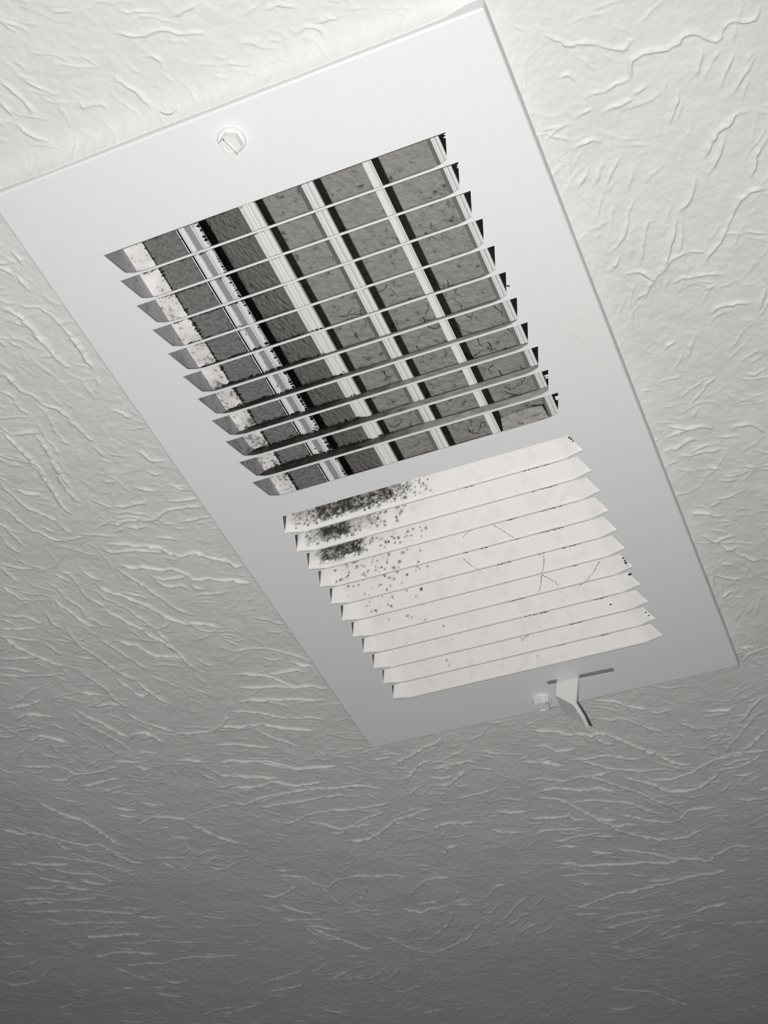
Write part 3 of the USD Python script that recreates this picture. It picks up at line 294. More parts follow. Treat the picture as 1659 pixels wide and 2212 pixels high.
    big = np.where(top, 0.0054, np.where(right, 0.0008, 0.0016)) * np.clip(wob, 0.5, 1.5)
    big = np.where(top & ~right, 0.0008 + (big - 0.0008) * np.clip((W - 0.006 - X) / 0.008, 0, 1), big)
    big = np.where(top & right, 0.0008, big)
    run = np.where(top & ~right, 0.0034, 0.0022)
    H += big * np.exp(-d / run)
    Z = STAND - H
    gy, gx = np.gradient(-H, cell)                           # z = STAND - H, seen from below
    N = np.stack([gx, gy, -np.ones_like(gx)], -1)
    N /= np.linalg.norm(N, axis=-1, keepdims=True)
    # what the lens can see, with a margin
    seen = Polygon([(0.048, -0.066), (0.290, 0.033), (0.133, 0.745), (-0.382, 0.578)]).buffer(0.035)
    import shapely
    cx, cy = X[:-1, :-1] + cell / 2, Y[:-1, :-1] + cell / 2
    keep = shapely.contains_xy(seen, cx, cy) & ~((cx > 0.006) & (cx < W - 0.006) & (cy > 0.006) & (cy < L - 0.006))
    idx = np.arange(nx * ny).reshape(ny, nx)
    q = np.stack([idx[:-1, :-1][keep], idx[1:, :-1][keep], idx[1:, 1:][keep], idx[:-1, 1:][keep]], 1)
    used = np.unique(q)
    re = np.full(nx * ny, -1)
    re[used] = np.arange(len(used))
    q = re[q]
    V = np.stack([X.ravel()[used], Y.ravel()[used], Z.ravel()[used]], 1)
    F = np.vstack([q[:, [0, 1, 2]], q[:, [0, 2, 3]]])
    NN = N.reshape(-1, 3)[used]
    root = thing('ceiling', 'white painted ceiling with knife-trowelled plaster ridges around the vent', 'ceiling', (0, 0, FACE), kind='structure')
    part(root, 'plaster', (V, F), M_CEIL, normals=NN)
    # the ceiling going on around, trowelled the same way but in a coarser mesh
    inner = seen.buffer(-0.005)
    for c, (ax, bx_, ay, by), hole, drop in ((0.003, (-0.84, 0.75, -0.54, 1.14), inner, 0.0002), (0.03, (-1.8, 1.8, -1.5, 2.1), sbox(-0.82, -0.52, 0.73, 1.12), 0.0022)):
        gx_, gy_ = np.arange(ax, bx_, c), np.arange(ay, by, c)
        XX, YY = np.meshgrid(gx_, gy_)
        HH = np.zeros(XX.shape)
        if c < 0.01:
            for _ in range(4200):
                p = np.array([rng.uniform(ax + 0.03, bx_ - 0.03), rng.uniform(ay + 0.03, by - 0.03)])
                th = 2.2 * math.sin(7 * p[0] + 1.0) + 1.6 * math.cos(6 * p[1]) + rng.normal(0, 0.25)
                pts = [p]
                for _ in range(int(rng.integers(2, 7))):
                    th += rng.normal(0, 0.3)
                    pts.append(pts[-1] + rng.uniform(0.003, 0.008) * np.array([math.cos(th), math.sin(th)]))
                stroke(pts, rng.uniform(0.0006, 0.0014), 0.0030, 0.0018, HH, ax, ay, c)
            lump = ndimage.gaussian_filter(rng.standard_normal(XX.shape), 1.0)
            HH += 0.00012 * lump / lump.std()
        ZZ = STAND + drop - HH
        k2 = ~shapely.contains_xy(hole, XX[:-1, :-1] + c / 2, YY[:-1, :-1] + c / 2) & ~((XX[:-1, :-1] > -c) & (XX[:-1, :-1] < W) & (YY[:-1, :-1] > -c) & (YY[:-1, :-1] < L))
        idx = np.arange(XX.size).reshape(XX.shape)
        q = np.stack([idx[:-1, :-1][k2], idx[1:, :-1][k2], idx[1:, 1:][k2], idx[:-1, 1:][k2]], 1)
        part(root, 'plaster', (np.stack([XX.ravel(), YY.ravel(), ZZ.ravel()], 1), np.vstack([q[:, [0, 1, 2]], q[:, [0, 2, 3]]])), M_OUTER, smooth=True)
    return root, H, (x0, y0, cell)


CEILING, HGT, GRID = build_ceiling()


def ceiling_z(x, y):
    j, i = int((y - GRID[1]) / GRID[2]), int((x - GRID[0]) / GRID[2])
    return STAND - HGT[j, i]


# ---------------------------------------------------------------- register: face plate
REG = thing('ceiling_register', 'white steel two-way ceiling register with mouldy louvers, two screws and a damper lever', 'vent', (0, 0, FACE))
SHEET = 0.0006
PITCH, FLAP = 0.01288, 0.0107
U_HINGE = [0.0383 + PITCH * k for k in range(11)]          # upper bank: hinge first, opening towards +y
L_HINGE = [0.1912 + PITCH * k + FLAP for k in range(11)]   # lower bank: hinge last
XW0, XW1, XN0, XN1 = 0.0277, 0.1711, 0.0316, 0.1676        # wide (hinge) and narrow (cut) side of a slot


BOW = 0.0021


def bow_at(f):
    """How far the bend of a lower louver sags past its ends, f = 0 .. 1 across."""
    e = np.clip(np.minimum(f, 1 - f) / 0.075, 0, 1)
    return BOW * (e * e * (3 - 2 * e))


def slot_hole(h, sgn):
    """Opening in the face plane: hinge side wide, cut side narrow. The cut of the upper bank bows out a little, the bend of the lower bank more."""
    f = np.linspace(0, 1, 41)
    e = np.clip(np.minimum(f, 1 - f) / 0.05, 0, 1)
    cut = h + sgn * (FLAP + (0.0016 * e * (2 - e) if sgn > 0 else 0 * f))
    hinge = h - sgn * (bow_at(f) if sgn < 0 else 0 * f)
    a = np.stack([XN0 + (XN1 - XN0) * f, cut], 1)
    b = np.stack([XW0 + (XW1 - XW0) * f, hinge], 1)
    p = Polygon(np.vstack([a, b[::-1]]))
    if sgn > 0:                                            # soft corners where the cut ends
        q = p.buffer(-0.0011).buffer(0.0011)
        keep = sbox(0, h - 0.001, 1, h + 0.004)
        p = q.union(p.intersection(keep))
    return p


def rounded_rect(inset, r=0.0012, n=6):
    """Outline points and outward normals of the plate's outline, moved in by inset."""
    pts, nor = [], []
    for cx, cy, a0 in ((W - r, r, -90), (W - r, L - r, 0), (r, L - r, 90), (r, r, 180)):
        for t in np.linspace(0, 90, n):
            a = math.radians(a0 + t)
            nor.append((math.cos(a), math.sin(a)))
            pts.append((cx + r * math.cos(a), cy + r * math.sin(a)))
    pts, nor = np.array(pts), np.array(nor)
    return pts - inset * nor, nor


def build_face():
    R = 0.0010
    rim, nor = rounded_rect(0)
    holes = [slot_hole(h, 1) for h in U_HINGE] + [slot_hole(h, -1) for h in L_HINGE]
    lever_slot = Polygon([(0.1073, 0.3446), (0.1405, 0.3458), (0.1405, 0.3482), (0.1073, 0.3470)]).buffer(0.0006)
    face = Polygon(rim - R * nor)
    for h in holes:
        face = face.difference(h)
    face = face.difference(lever_slot)
    sheet = trimesh.creation.extrude_polygon(face, SHEET, engine='earcut')
    # cut into pieces so that the stain values have vertices to sit on
    sv, sf = trimesh.remesh.subdivide_to_size(sheet.vertices, sheet.faces, 0.02, max_iter=8)
    # rolled edge and turned-back rim
    prof = [(-R, 0.0)] + [(-R + R * math.sin(a), R - R * math.cos(a)) for a in np.linspace(0, math.pi / 2, 6)[1:]] + [(0.0, 0.003), (0.0, STAND + 0.001), (-SHEET, STAND + 0.001), (-SHEET, 0.002), (-R, SHEET)]
    n = len(rim)
    V = np.array([[*(p + o * q), z] for o, z in prof for p, q in zip(rim, nor)])
    F = []
    for i in range(len(prof) - 1):
        for k in range(n):
            a, b = i * n + k, i * n + (k + 1) % n
            F += [[a, b + n, b], [a, a + n, b + n]]
    edge = trimesh.Trimesh(V, F, process=False)
    v, f, nn = usdkit.meshkit.arrays(trimesh.util.concatenate([trimesh.Trimesh(sv, sf, process=False), edge]), 40)
    stain = np.zeros(len(v))
    for x, y, r, s in ((0.1900, 0.140, 0.008, 0.55), (0.1893, 0.158, 0.006, 0.5), (0.1895, 0.178, 0.006, 0.35)):
        stain = np.maximum(stain, s * np.exp(-((v[:, 0] - x) ** 2 + (v[:, 1] - y) ** 2) / r ** 2))
    part(REG, 'face_plate', (v, f), M_FACE, normals=nn, primvar={'stain': stain})


build_face()

# ---------------------------------------------------------------- louvers
TILT = math.radians(60)
RB = 0.0011


def spots_field(x, s, spots):
    out = np.zeros(x.shape)
    for sx, ss, r, a in spots:
        near = (np.abs(x - sx) < 2 * r) & (np.abs(s - ss) < 2 * r)
        if not near.any():
            continue
        xx, sy = x[near], s[near]
        d2 = ((xx - sx) ** 2 + (sy - ss) ** 2) / r ** 2 * (0.35 + 1.3 * usdkit.meshkit.noise(np.stack([xx, sy, 0 * xx], -1) / 0.00045, 7))
        out[near] = np.maximum(out[near], a * np.maximum(np.clip(1.25 - d2, 0, 1), 0.35 * np.exp(-0.8 * d2)))
    return out


def louver(h, sgn, xs, ns, mould=None, dust=None, seed=0, tilt=TILT, rb=RB, flare=0.0):
    """One louver: bent up from the face at y = h, running towards sgn * y at the tilt; S is the way along the sheet from the bend."""
    r = np.random.default_rng(500 + seed)
    xs = np.asarray(xs)                                    # 0 .. 1 across
    sag = bow_at(xs) if sgn < 0 else np.zeros(len(xs))
    arc = rb * tilt
    t = np.r_[np.linspace(0, arc / FLAP, 7), np.linspace(arc / FLAP, 1, ns)[1:]]
    frac = t
    S = t[:, None] * (FLAP + sag)[None]
    a = np.minimum(S, arc) / rb
    cy, cz = rb * np.sin(a), rb * (1 - np.cos(a))
    ext = np.maximum(S - arc, 0)
    cy, cz = cy + ext * math.cos(tilt) - sag[None], cz + ext * math.sin(tilt)
    ny_, nz_ = np.sin(a), -np.cos(a)                       # normal of the room side (before sgn)
    lo, hi = XW0 + (XN0 - flare - XW0) * frac, XW1 + (XN1 + flare - XW1) * frac
    X = lo[:, None] + (hi - lo)[:, None] * xs[None]
    S = S - sag[None]
    bow = ndimage.gaussian_filter1d(r.standard_normal(len(xs)), len(xs) / 14, mode='nearest')
    bow = bow / (np.abs(bow).max() + 1e-9) * 0.00018
    out = []
    for off in (0.0, SHEET * 0.85):
        yy = h + sgn * (cy - off * ny_) + bow[None] * frac[:, None]
        zz = cz - off * nz_
        out.append(np.stack([X, yy + 0 * X, zz], -1))
    ns_, nx_ = X.shape
    V = np.concatenate([o.reshape(-1, 3) for o in out])
    idx = np.arange(ns_ * nx_).reshape(ns_, nx_)
    B = ns_ * nx_
    q = np.stack([idx[:-1, :-1].ravel(), idx[1:, :-1].ravel(), idx[1:, 1:].ravel(), idx[:-1, 1:].ravel()], 1)
    F = [q, q[:, ::-1] + B]
    for line, flip in ((idx[-1], False), (idx[0], True), (idx[:, 0], False), (idx[:, -1], True)):
        e = np.stack([line[:-1], line[:-1] + B, line[1:] + B, line[1:]], 1)
        F.append(e[:, ::-1] if flip else e)
    F = np.vstack(F)
    mo = np.zeros(V.shape[0])
    du = np.zeros(V.shape[0])
    if mould is not None:
        mo[:B] = mould(X, S).ravel()
        mo[B:] = mould(X, S, 1).ravel()
    if dust is not None:
        du[:B] = dust(X, S, 0).ravel()
        du[B:] = dust(X, S, 1).ravel()
    t = trimesh.Trimesh(V, np.vstack([F[:, [0, 1, 2]], F[:, [0, 2, 3]]]), process=False)
    if t.volume < 0:
        t.invert()
    v, f, nn = usdkit.meshkit.arrays(t, True)
    part(REG, 'louver', (v, f), M_LOUVER, normals=nn, primvar={'mould': mo, 'dust': du})


def noise2(x, y, sc, seed):
    p = np.stack([x / sc, y / sc, np.zeros_like(x)], -1)
    return usdkit.meshkit.fbm(p, 3, seed)


UTILT = [62, 61, 60, 59.5, 60.5, 61.5, 63.5, 65, 67, 68.5, 70]
for k, h in enumerate(U_HINGE):
    def dust(X, S, back, k=k):
        n = noise2(X, S + 0.05 * k, 0.0035, 40 + k)
        if back:                                            # the side the air blows on
            left = np.clip((0.125 - X) / 0.06, 0, 1)
            age = np.clip((k - 2) / 5, 0, 1)
            return np.clip(0.30 + 0.7 * left * age + 0.7 * (n - 0.5), 0, 1)
        left = np.clip((0.085 - X) / 0.05, 0, 1) * np.clip((k - 4) / 5, 0, 1)
        tip = np.clip((S - 0.006) / 0.004, 0, 1)
        return np.clip(0.10 * tip + left * tip * (0.3 + n), 0, 1)

    def mould(X, S, back=0, k=k):
        left = np.clip((0.115 - X) / 0.04, 0, 1) * np.clip((k - 3) / 4, 0, 1)
        return np.clip(left * (0.35 + noise2(X, S + 0.1 * k, 0.0025, 60 + k)), 0, 0.95) if back else np.zeros_like(X)
    louver(h, 1, np.linspace(0, 1, 160), 14, mould, dust, k, math.radians(UTILT[k]), 0.0005)

# mould on the lower louvers: each row's dense patches (x from, x to, darkness) and how far single spots go
ROWS = [dict(dense=[(0.0420, 0.0840, 1.0), (0.0325, 0.047, 0.42), (0.080, 0.092, 0.62)], spots=(0.033, 0.104, 330)),
        dict(dense=[(0.0385, 0.0580, 0.95), (0.0325, 0.042, 0.47), (0.054, 0.072, 0.38)], spots=(0.033, 0.086, 150)),
        dict(dense=[(0.0325, 0.0585, 1.0)], spots=(0.034, 0.092, 95)),
        dict(dense=[(0.0400, 0.0520, 0.75)], spots=(0.036, 0.084, 75), top=True),
        dict(dense=[], spots=(0.036, 0.086, 34)),
        dict(dense=[], spots=(0.040, 0.080, 17)),
        dict(dense=[], spots=(0.045, 0.078, 8)),
        dict(dense=[], spots=(0.040, 0.110, 5)),
        dict(dense=[], spots=(0.050, 0.095, 5)),
        dict(dense=[], spots=(0.060, 0.150, 4)),
        dict(dense=[], spots=(0.060, 0.150, 3))]

for k, h in enumerate(L_HINGE):
    row = ROWS[k]
    r = np.random.default_rng(900 + k)
    sp = []
    a, b, n = row['spots']
    for _ in range(n):
        x = a + (b - a) * r.beta(1.15, 1.7)
        rad = abs(r.normal(0.00034, 0.00016)) + 0.00012
        s = r.uniform(-0.0006, FLAP) if k > 2 else r.uniform(0.0006, FLAP)
        sp.append((x, s, rad, r.uniform(0.55, 0.95)))
        for _ in range(int(r.integers(0, 3))):
            sp.append((x + r.normal(0, 0.0006), s + r.normal(0, 0.0005), rad * 0.5, r.uniform(0.4, 0.8)))

    def mould(X, S, back=0, k=k, row=row, sp=sp):
        if back:
            return np.zeros_like(X)
        out = spots_field(X, S, sp)
        fine = noise2(X, S, 0.0006, 70 + k)
        mid = noise2(X, S, 0.0016, 90 + k)
        big = noise2(X, S, 0.005, 110 + k)
        for x0, x1, dk in row['dense']:
            e = np.clip((X - x0) / 0.003 + (big - 0.4) * 2, 0, 1) * np.clip((x1 - X) / 0.004 + (mid - 0.45) * 2, 0, 1)
            lo = 0.0008 + 0.0042 * (mid - 0.45) + 0.0016 * (fine - 0.5) + np.clip((X - 0.06) / 0.04, 0, 1) * 0.0010
            e = e * np.clip((S - lo) / 0.0009, 0, 1)
            if row.get('top'):
                e = e * np.clip((S - 0.0072 - 0.003 * (mid - 0.5)) / 0.0008, 0, 1)
            tone = np.clip(0.84 + 1.1 * (mid - 0.45) + 1.0 * (fine - 0.5), 0.35, 0.98) if dk > 0.7 else np.clip((fine - 0.47 + 0.5 * (mid - 0.45)) * 6 + 0.3, 0.0, 0.92)
            tone = np.where(dk < 0.5, np.clip((fine - 0.5 + 0.35 * (mid - 0.5)) * 5 + 0.42, 0.10, 0.8), tone)
            out = np.maximum(out, e * tone * min(1.0, dk + 0.15))
        return np.clip(out, 0, 1)

    def dust(X, S, back, k=k):
        n = noise2(X, S + 0.3 + 0.05 * k, 0.004, 140 + k)
        if back:
            return np.clip(0.2 + 0.5 * (n - 0.4), 0, 1)
        rows = np.clip(1 - k / 4.5, 0, 1)
        haze = rows * np.clip((0.10 - X) / 0.05, 0, 1) * np.clip((S - 0.003) / 0.003, 0, 1)
        return np.clip(0.30 * haze * n * 2 + 0.06 * np.clip((n - 0.55) * 6, 0, 1), 0, 1)
    xs = np.unique(np.r_[np.linspace(0, 0.62, 330 if k < 6 else 150), np.linspace(0.62, 1, 45)])
    louver(h, -1, xs, 40 if k < 6 else 22, mould, dust, 40 + k, TILT, 0.0019, 0.0012)

# ---------------------------------------------------------------- screws


def screw(x, y, slot_deg, seed):
    """Hexagon washer-head screw with a slot, painted over."""
    n = 40
    prof = [(0.0, -0.0004), (0.0049, -0.0004), (0.0052, -0.0008), (0.0050, -0.0012), (0.0040, -0.0015)]
    washer = trimesh.creation.revolve(np.array([(0, 0.0003), (0.0053, 0.0003), (0.0053, -0.0006), (0.0049, -0.0011), (0.0036, -0.0014), (0, -0.0014)])[::-1], sections=n)
    hexa = Polygon([(0.0040 * math.cos(math.radians(60 * i + slot_deg + 12)), 0.0040 * math.sin(math.radians(60 * i + slot_deg + 12))) for i in range(6)]).buffer(0.0002, join_style=1)
    a = math.radians(slot_deg)
    cut = Polygon([(-0.006, -0.00055), (0.006, -0.00055), (0.006, 0.00055), (-0.006, 0.00055)])
    from shapely import affinity
    cut = affinity.rotate(cut, slot_deg, origin=(0, 0))

    def ex(poly, z0, z1):
        gs = getattr(poly, 'geoms', [poly])
        out = []
        for g in gs:
            e = trimesh.creation.extrude_polygon(g, z1 - z0, engine='earcut')
            e.apply_translation([0, 0, z0])
            out.append(e)
        return cat(out)
    body = ex(hexa, -0.0030, -0.0012)
    dome = ex(hexa.buffer(-0.0004).difference(cut), -0.0043, -0.0030)
    cup = ex(hexa.difference(Point(0, 0).buffer(0.0028)).difference(cut), -0.0047, -0.0030)
    mesh = cat([washer, body, dome, cup])
    mesh.apply_translation([x, y, 0])
    part(REG, 'screw', mesh, M_WHITE, smooth=35)


screw(0.0978, 0.0125, 74, 1)
screw(0.0995, 0.3576, -35, 2)

# ---------------------------------------------------------------- lever


def build_lever():
    P = {'A': (111.6, 345.9, 2.0), 'B': (122.8, 346.3, 2.0), 'A0': (111.3, 346.2, -1.0), 'B0': (122.5, 346.4, -1.0), 'E': (110.0, 348.2, -7.0), 'C': (119.6, 349.4, -13.0),
         'G': (118.1, 349.9, -14.0), 'H': (121.4, 353.4, -21.0), 'T2': (122.4, 355.0, -24.8), 'T1': (124.0, 354.6, -26.0), 'K': (122.4, 352.3, -20.0),
         'M': (111.0, 363.0, -8.8), 'F': (109.0, 358.0, -6.6)}
    front = ['A', 'A0', 'E', 'F', 'M', 'T2', 'T1', 'K', 'C', 'B0', 'B', 'G', 'H']
    ix = {k: i for i, k in enumerate(front)}
    tri = [('A', 'A0', 'B0'), ('A', 'B0', 'B'), ('A0', 'E', 'G'), ('A0', 'G', 'C'), ('A0', 'C', 'B0'), ('E', 'F', 'M'), ('E', 'M', 'G'), ('M', 'H', 'G'), ('M', 'T2', 'H'),
           ('G', 'H', 'K'), ('G', 'K', 'C'), ('H', 'T2', 'T1'), ('H', 'T1', 'K')]
    V = np.array([P[k] for k in front]) * MM
    eye = EYE - [0, 0, FACE]
    back = V + np.array([0.0004, 0.0011, 0.0005])
    n = len(V)
    F = []
    for t in tri:
        a, b, c = (ix[x] for x in t)
        nn = np.cross(V[b] - V[a], V[c] - V[a])
        if nn @ (eye - V[a]) < 0:
            b, c = c, b
        F += [[a, b, c], [a + n, c + n, b + n]]
    F = np.array(F)
    edges = {}
    for f in F[::2]:
        for a, b in ((f[0], f[1]), (f[1], f[2]), (f[2], f[0])):
            edges[(a, b)] = 1
    side = []
    for a, b in edges:
        if (b, a) not in edges:
            side += [[b, a, a + n], [b, a + n, b + n]]
    mesh = trimesh.Trimesh(np.vstack([V, back]), np.vstack([F, side]), process=False)
    part(REG, 'damper_lever', mesh, M_WHITE, smooth=15)


build_lever()
part(REG, 'lever_bar', bx(0.098, 0.150, 0.3425, 0.3505, 0.0016, 0.0026), M_GREY)

# ---------------------------------------------------------------- damper behind the louvers
Y0, Y1 = 0.030, 0.337


def deep(u0, z):
    """Where the eye's line through x = u0 in the face plane stands at depth z."""
    return (u0 + (u0 - 269.058) / 463.815 * z) * MM


def at(u0, z):
    return deep(u0, z), z * MM


def rod(u0, u1, z, flat=0.6):
    """A rolled hem whose front fills u0 .. u1 as seen from the room."""
    (xa, _), (xb, _) = at(u0, z), at(u1, z)
    c, r = (xa + xb) / 2, abs(xb - xa) / 2
    pts = [(c + r * math.cos(a), z * MM + r * 0.9 - r * flat * math.sin(a)) for a in np.linspace(0, math.pi, 9)]
    pts += [(c - r, z * MM + r * 2), (c + r, z * MM + r * 2)]
    return prism_y(pts, Y0, Y1)


def sheet(u0, z0, u1, z1, t=0.35):
    (xa, za), (xb, zb) = at(u0, z0), at(u1, z1)
    d = np.array([xb - xa, zb - za])
    d /= np.linalg.norm(d)
    nrm = np.array([-d[1], d[0]]) * t * MM
    return prism_y([(xa, za), (xb, zb), (xb + nrm[0], zb + nrm[1]), (xa + nrm[0], za + nrm[1])], Y0, Y1)


def blade(pieces, label=None):
    p = part(REG, 'damper_blade', cat(pieces[0]), M_HEM, smooth=30, label=label)
    for q in pieces[1]:
        part(p, 'rolled_hem', q, M_HEM, smooth=35)


ZB = 19.5


def backing(u0, u1):
    return sheet(u0, ZB + 1.6, u1, ZB + 1.6)


# x positions (mm, in the face plane) read across the first opening
blade(([sheet(60.2, ZB + 1, 59.2, ZB + 9), backing(66.0, 68.6)], [rod(60.2, 62.9, ZB), rod(66.0, 68.6, ZB)]))
part(REG, 'blade_spacer', sheet(62.8, ZB + 4, 66.4, ZB + 4.5), M_GREY, label='grey strip between two white hems')
blade(([sheet(87.5, ZB + 0.5, 86.0, ZB + 11), backing(87.6, 93.2)], [rod(87.7, 89.9, ZB), rod(90.6, 93.2, ZB)]))
blade(([sheet(113.5, ZB + 0.5, 111.8, ZB + 12), backing(113.6, 117.6)], [rod(113.7, 115.3, ZB), rod(115.6, 117.6, ZB)]))
blade(([sheet(138.0, ZB, 140.3, ZB + 0.4), backing(139.9, 141.6), sheet(140.3, ZB, 140.3, ZB + 10)], [rod(140.55, 140.95, ZB), rod(141.15, 141.6, ZB)]))
blade(([sheet(165.3, ZB + 0.5, 163.8, ZB + 12), backing(165.3, 168.0)], [rod(165.4, 166.5, ZB), rod(166.8, 168.0, ZB)]))

# the register's box behind the face: side walls and the flange that carries the blades
for name, m_ in (('box_wall', bx(0.1735, 0.1743, 0.030, 0.337, SHEET, 0.0200)),
                 ('box_wall', bx(0.0260, 0.1743, 0.0292, 0.0300, SHEET, 0.0200)), ('box_wall', bx(0.0260, 0.1743, 0.3370, 0.3378, SHEET, 0.0200))):
    part(REG, name, m_, M_WALL)
xf0, xf1 = deep(36.6, 20.0), deep(45.0, 20.0)


def dirty_strip(name, p0, p1, nx_, label, amount):
    """A flat strip from p0 to p1 in (x, z), drawn along y, specked with mould towards the far end."""
    ys = np.arange(0.030, 0.337, 0.0005)
    t = np.linspace(0, 1, nx_)
    X = p0[0] + (p1[0] - p0[0]) * t[None] + 0 * ys[:, None]
    Z = p0[1] + (p1[1] - p0[1]) * t[None] + 0 * ys[:, None]
    Y = ys[:, None] + 0 * X
    age = np.clip((Y - 0.055) / 0.12, 0, 1)
    n = noise2(X + Z, Y, 0.0011, 301)
    big = noise2(X + Z, Y, 0.006, 302)
    mo = np.clip((n - 0.74 + 0.19 * age + 0.30 * (big - 0.5)) * 5, 0, 0.7) * amount
    du = np.clip(0.10 + 0.25 * age * big + 0.5 * (big - 0.55), 0, 0.8) * amount
    off = np.array([0, 0, 0.0006]) if abs(p1[1] - p0[1]) < 1e-6 else np.array([-0.0006, 0, 0])
    A = np.stack([X, Y, Z], -1).reshape(-1, 3)
    idx = np.arange(len(A)).reshape(X.shape)
    q = np.stack([idx[:-1, :-1].ravel(), idx[1:, :-1].ravel(), idx[1:, 1:].ravel(), idx[:-1, 1:].ravel()], 1)
    V = np.vstack([A, A + off])
    F = np.vstack([q[:, [0, 1, 2]], q[:, [0, 2, 3]], q[:, [0, 2, 1]] + len(A), q[:, [0, 3, 2]] + len(A)])
    part(REG, name, (V, F), M_LOUVER if name == 'damper_frame' else M_WALLD, label=label, primvar={'mould': np.r_[mo.ravel(), mo.ravel()], 'dust': np.r_[du.ravel(), du.ravel()]})


dirty_strip('damper_frame', (0.0262, 0.0196), (xf1, 0.0196), 24, 'white damper frame strip specked with mould', 1.0)
dirty_strip('box_wall', (0.0268, 0.0008), (0.0268, 0.0195), 30, 'grey side wall specked with mould', 0.8)

# ---------------------------------------------------------------- duct boot above
BOOT = thing('duct_boot', 'dusty grey sheet-metal duct boot seen through the open upper louvers', 'duct', (0, 0, FACE))
ZF = 105.0
part(BOOT, 'back_panel', prism_y([(deep(93, ZF), ZF * MM), (0.200, ZF * MM - 0.006), (0.200, ZF * MM - 0.005), (deep(93, ZF), ZF * MM + 0.001)], 0.004, 0.36), M_BOOT)
xa, xb = deep(62.5, 132), deep(91.5, 86)
part(BOOT, 'back_panel', prism_y([(xa, 0.132), (xb, 0.086), (xb, 0.087), (xa, 0.133)], 0.004, 0.36), M_BOOT)
part(BOOT, 'back_panel', prism_y([(deep(42, 29), 0.029), (deep(59.8, 31), 0.031), (deep(59.8, 31), 0.0316), (deep(42, 29), 0.0296)], 0.030, 0.337), M_DULL)
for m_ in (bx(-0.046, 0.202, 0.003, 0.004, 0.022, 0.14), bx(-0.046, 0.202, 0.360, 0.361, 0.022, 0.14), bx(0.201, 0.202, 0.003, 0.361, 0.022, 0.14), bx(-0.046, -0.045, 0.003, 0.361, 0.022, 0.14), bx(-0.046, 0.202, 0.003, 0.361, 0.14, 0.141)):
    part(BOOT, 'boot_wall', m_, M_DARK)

# a corner bracket of the damper, seen in the last opening
arcp = [(144.0, 172.2), (150.2, 171.3), (156.4, 171.0), (162.5, 172.0)]
zb_ = 27.0
pl = [(deep(u, zb_), (v + (v + 197.27) / 463.8 * zb_) * MM) for u, v in arcp + [(163.5, 182.0), (142.0, 182.0)]]
br = trimesh.creation.extrude_polygon(Polygon(pl), 0.0008, engine='earcut')
br.apply_translation([0, 0, zb_ * MM])
part(REG, 'corner_bracket', br, M_BOOT)

# ---------------------------------------------------------------- fuzz, threads and dust
fz = np.random.default_rng(77)


def sliver(p, length, rad, up=0.0):
    d = fz.standard_normal(3) * np.array([1.0, 1.0, 0.5])
    d[1] -= up
    d /= np.linalg.norm(d)
    k = int(fz.integers(3, 5))
    pts = [np.asarray(p, float)]
    for _ in range(k):
        d = d + fz.normal(0, 0.45, 3)
        d /= np.linalg.norm(d)
        pts.append(pts[-1] + d * length / k)
    return tube(pts, np.linspace(rad, rad * 0.35, k + 1), 4)


def crumb(p, r):
    c = trimesh.creation.icosphere(1, r)
    c.vertices *= fz.uniform(0.6, 1.3, (len(c.vertices), 1))
    c.vertices *= [1.5, 0.8, 0.7]
    c.apply_translation(p)
    return c


def tip_of(k, x):
    """Free edge of the k-th upper louver."""
    t = math.radians(UTILT[k])
    ext = FLAP - 0.0005 * t
    return np.array([x, U_HINGE[k] + 0.0005 * math.sin(t) + ext * math.cos(t), 0.0005 * (1 - math.cos(t)) + ext * math.sin(t)])


fuzz = []
for k in range(11):
    grow = min(1.0, 0.25 + k / 8)
    for _ in range(int(30 + 60 * grow)):                   # tufts, crowding on the left
        x = 0.034 + abs(fz.normal(0, 0.034))
        if x > 0.160 or (x > 0.1 and fz.random() < 0.5):
            continue
        base = tip_of(k, x)
        size = grow * (1.0 if x < 0.09 else 0.45) * fz.uniform(0.4, 1.0)
        for _ in range(int(2 + 6 * size)):
            q = base + fz.normal(0, [0.0015 * size, 0.0003, 0.0003])
            if fz.random() < 0.68:                         # clotted lint, or a stray hair
                fuzz.append(crumb(q - [0, abs(fz.normal(0, 0.0006 * size)), 0], 0.0001 + 0.00048 * size * fz.random()))
            else:
                fuzz.append(sliver(q, 0.0022 * size + 0.0004, 0.00006 + 0.0001 * fz.random(), 0.4))
for u0, z, n, big in ((45.2, 19.4, 420, 0.0011), (68.9, 19.2, 380, 0.0013), (59.6, 20.5, 160, 0.0007), (62.9, 19.0, 60, 0.0006)):
    for _ in range(n):                                     # and along the strip and the first blade
        v = 0.045 + 0.175 * fz.random() ** 0.7
        q = [deep(u0, z) + fz.normal(0, 0.0002), v, z * MM]
        fuzz.append(sliver(q, big * fz.uniform(0.3, 1.2), 0.00007 + 0.0001 * fz.random()) if fz.random() < 0.3 else crumb(q, 0.0001 + 0.00042 * fz.random() ** 2 * (big / 0.001)))
for k in range(11):                                        # a thin uneven lint along the rest of the edge
    for _ in range(60):
        fuzz.append(sliver(tip_of(k, fz.uniform(0.034, 0.165)), fz.uniform(0.0003, 0.0009), 0.00006, 0.3))
part(REG, 'black_lint', cat(fuzz), M_FUZZ, kind='stuff', label='black lint and mould tufts along the upper louvers')

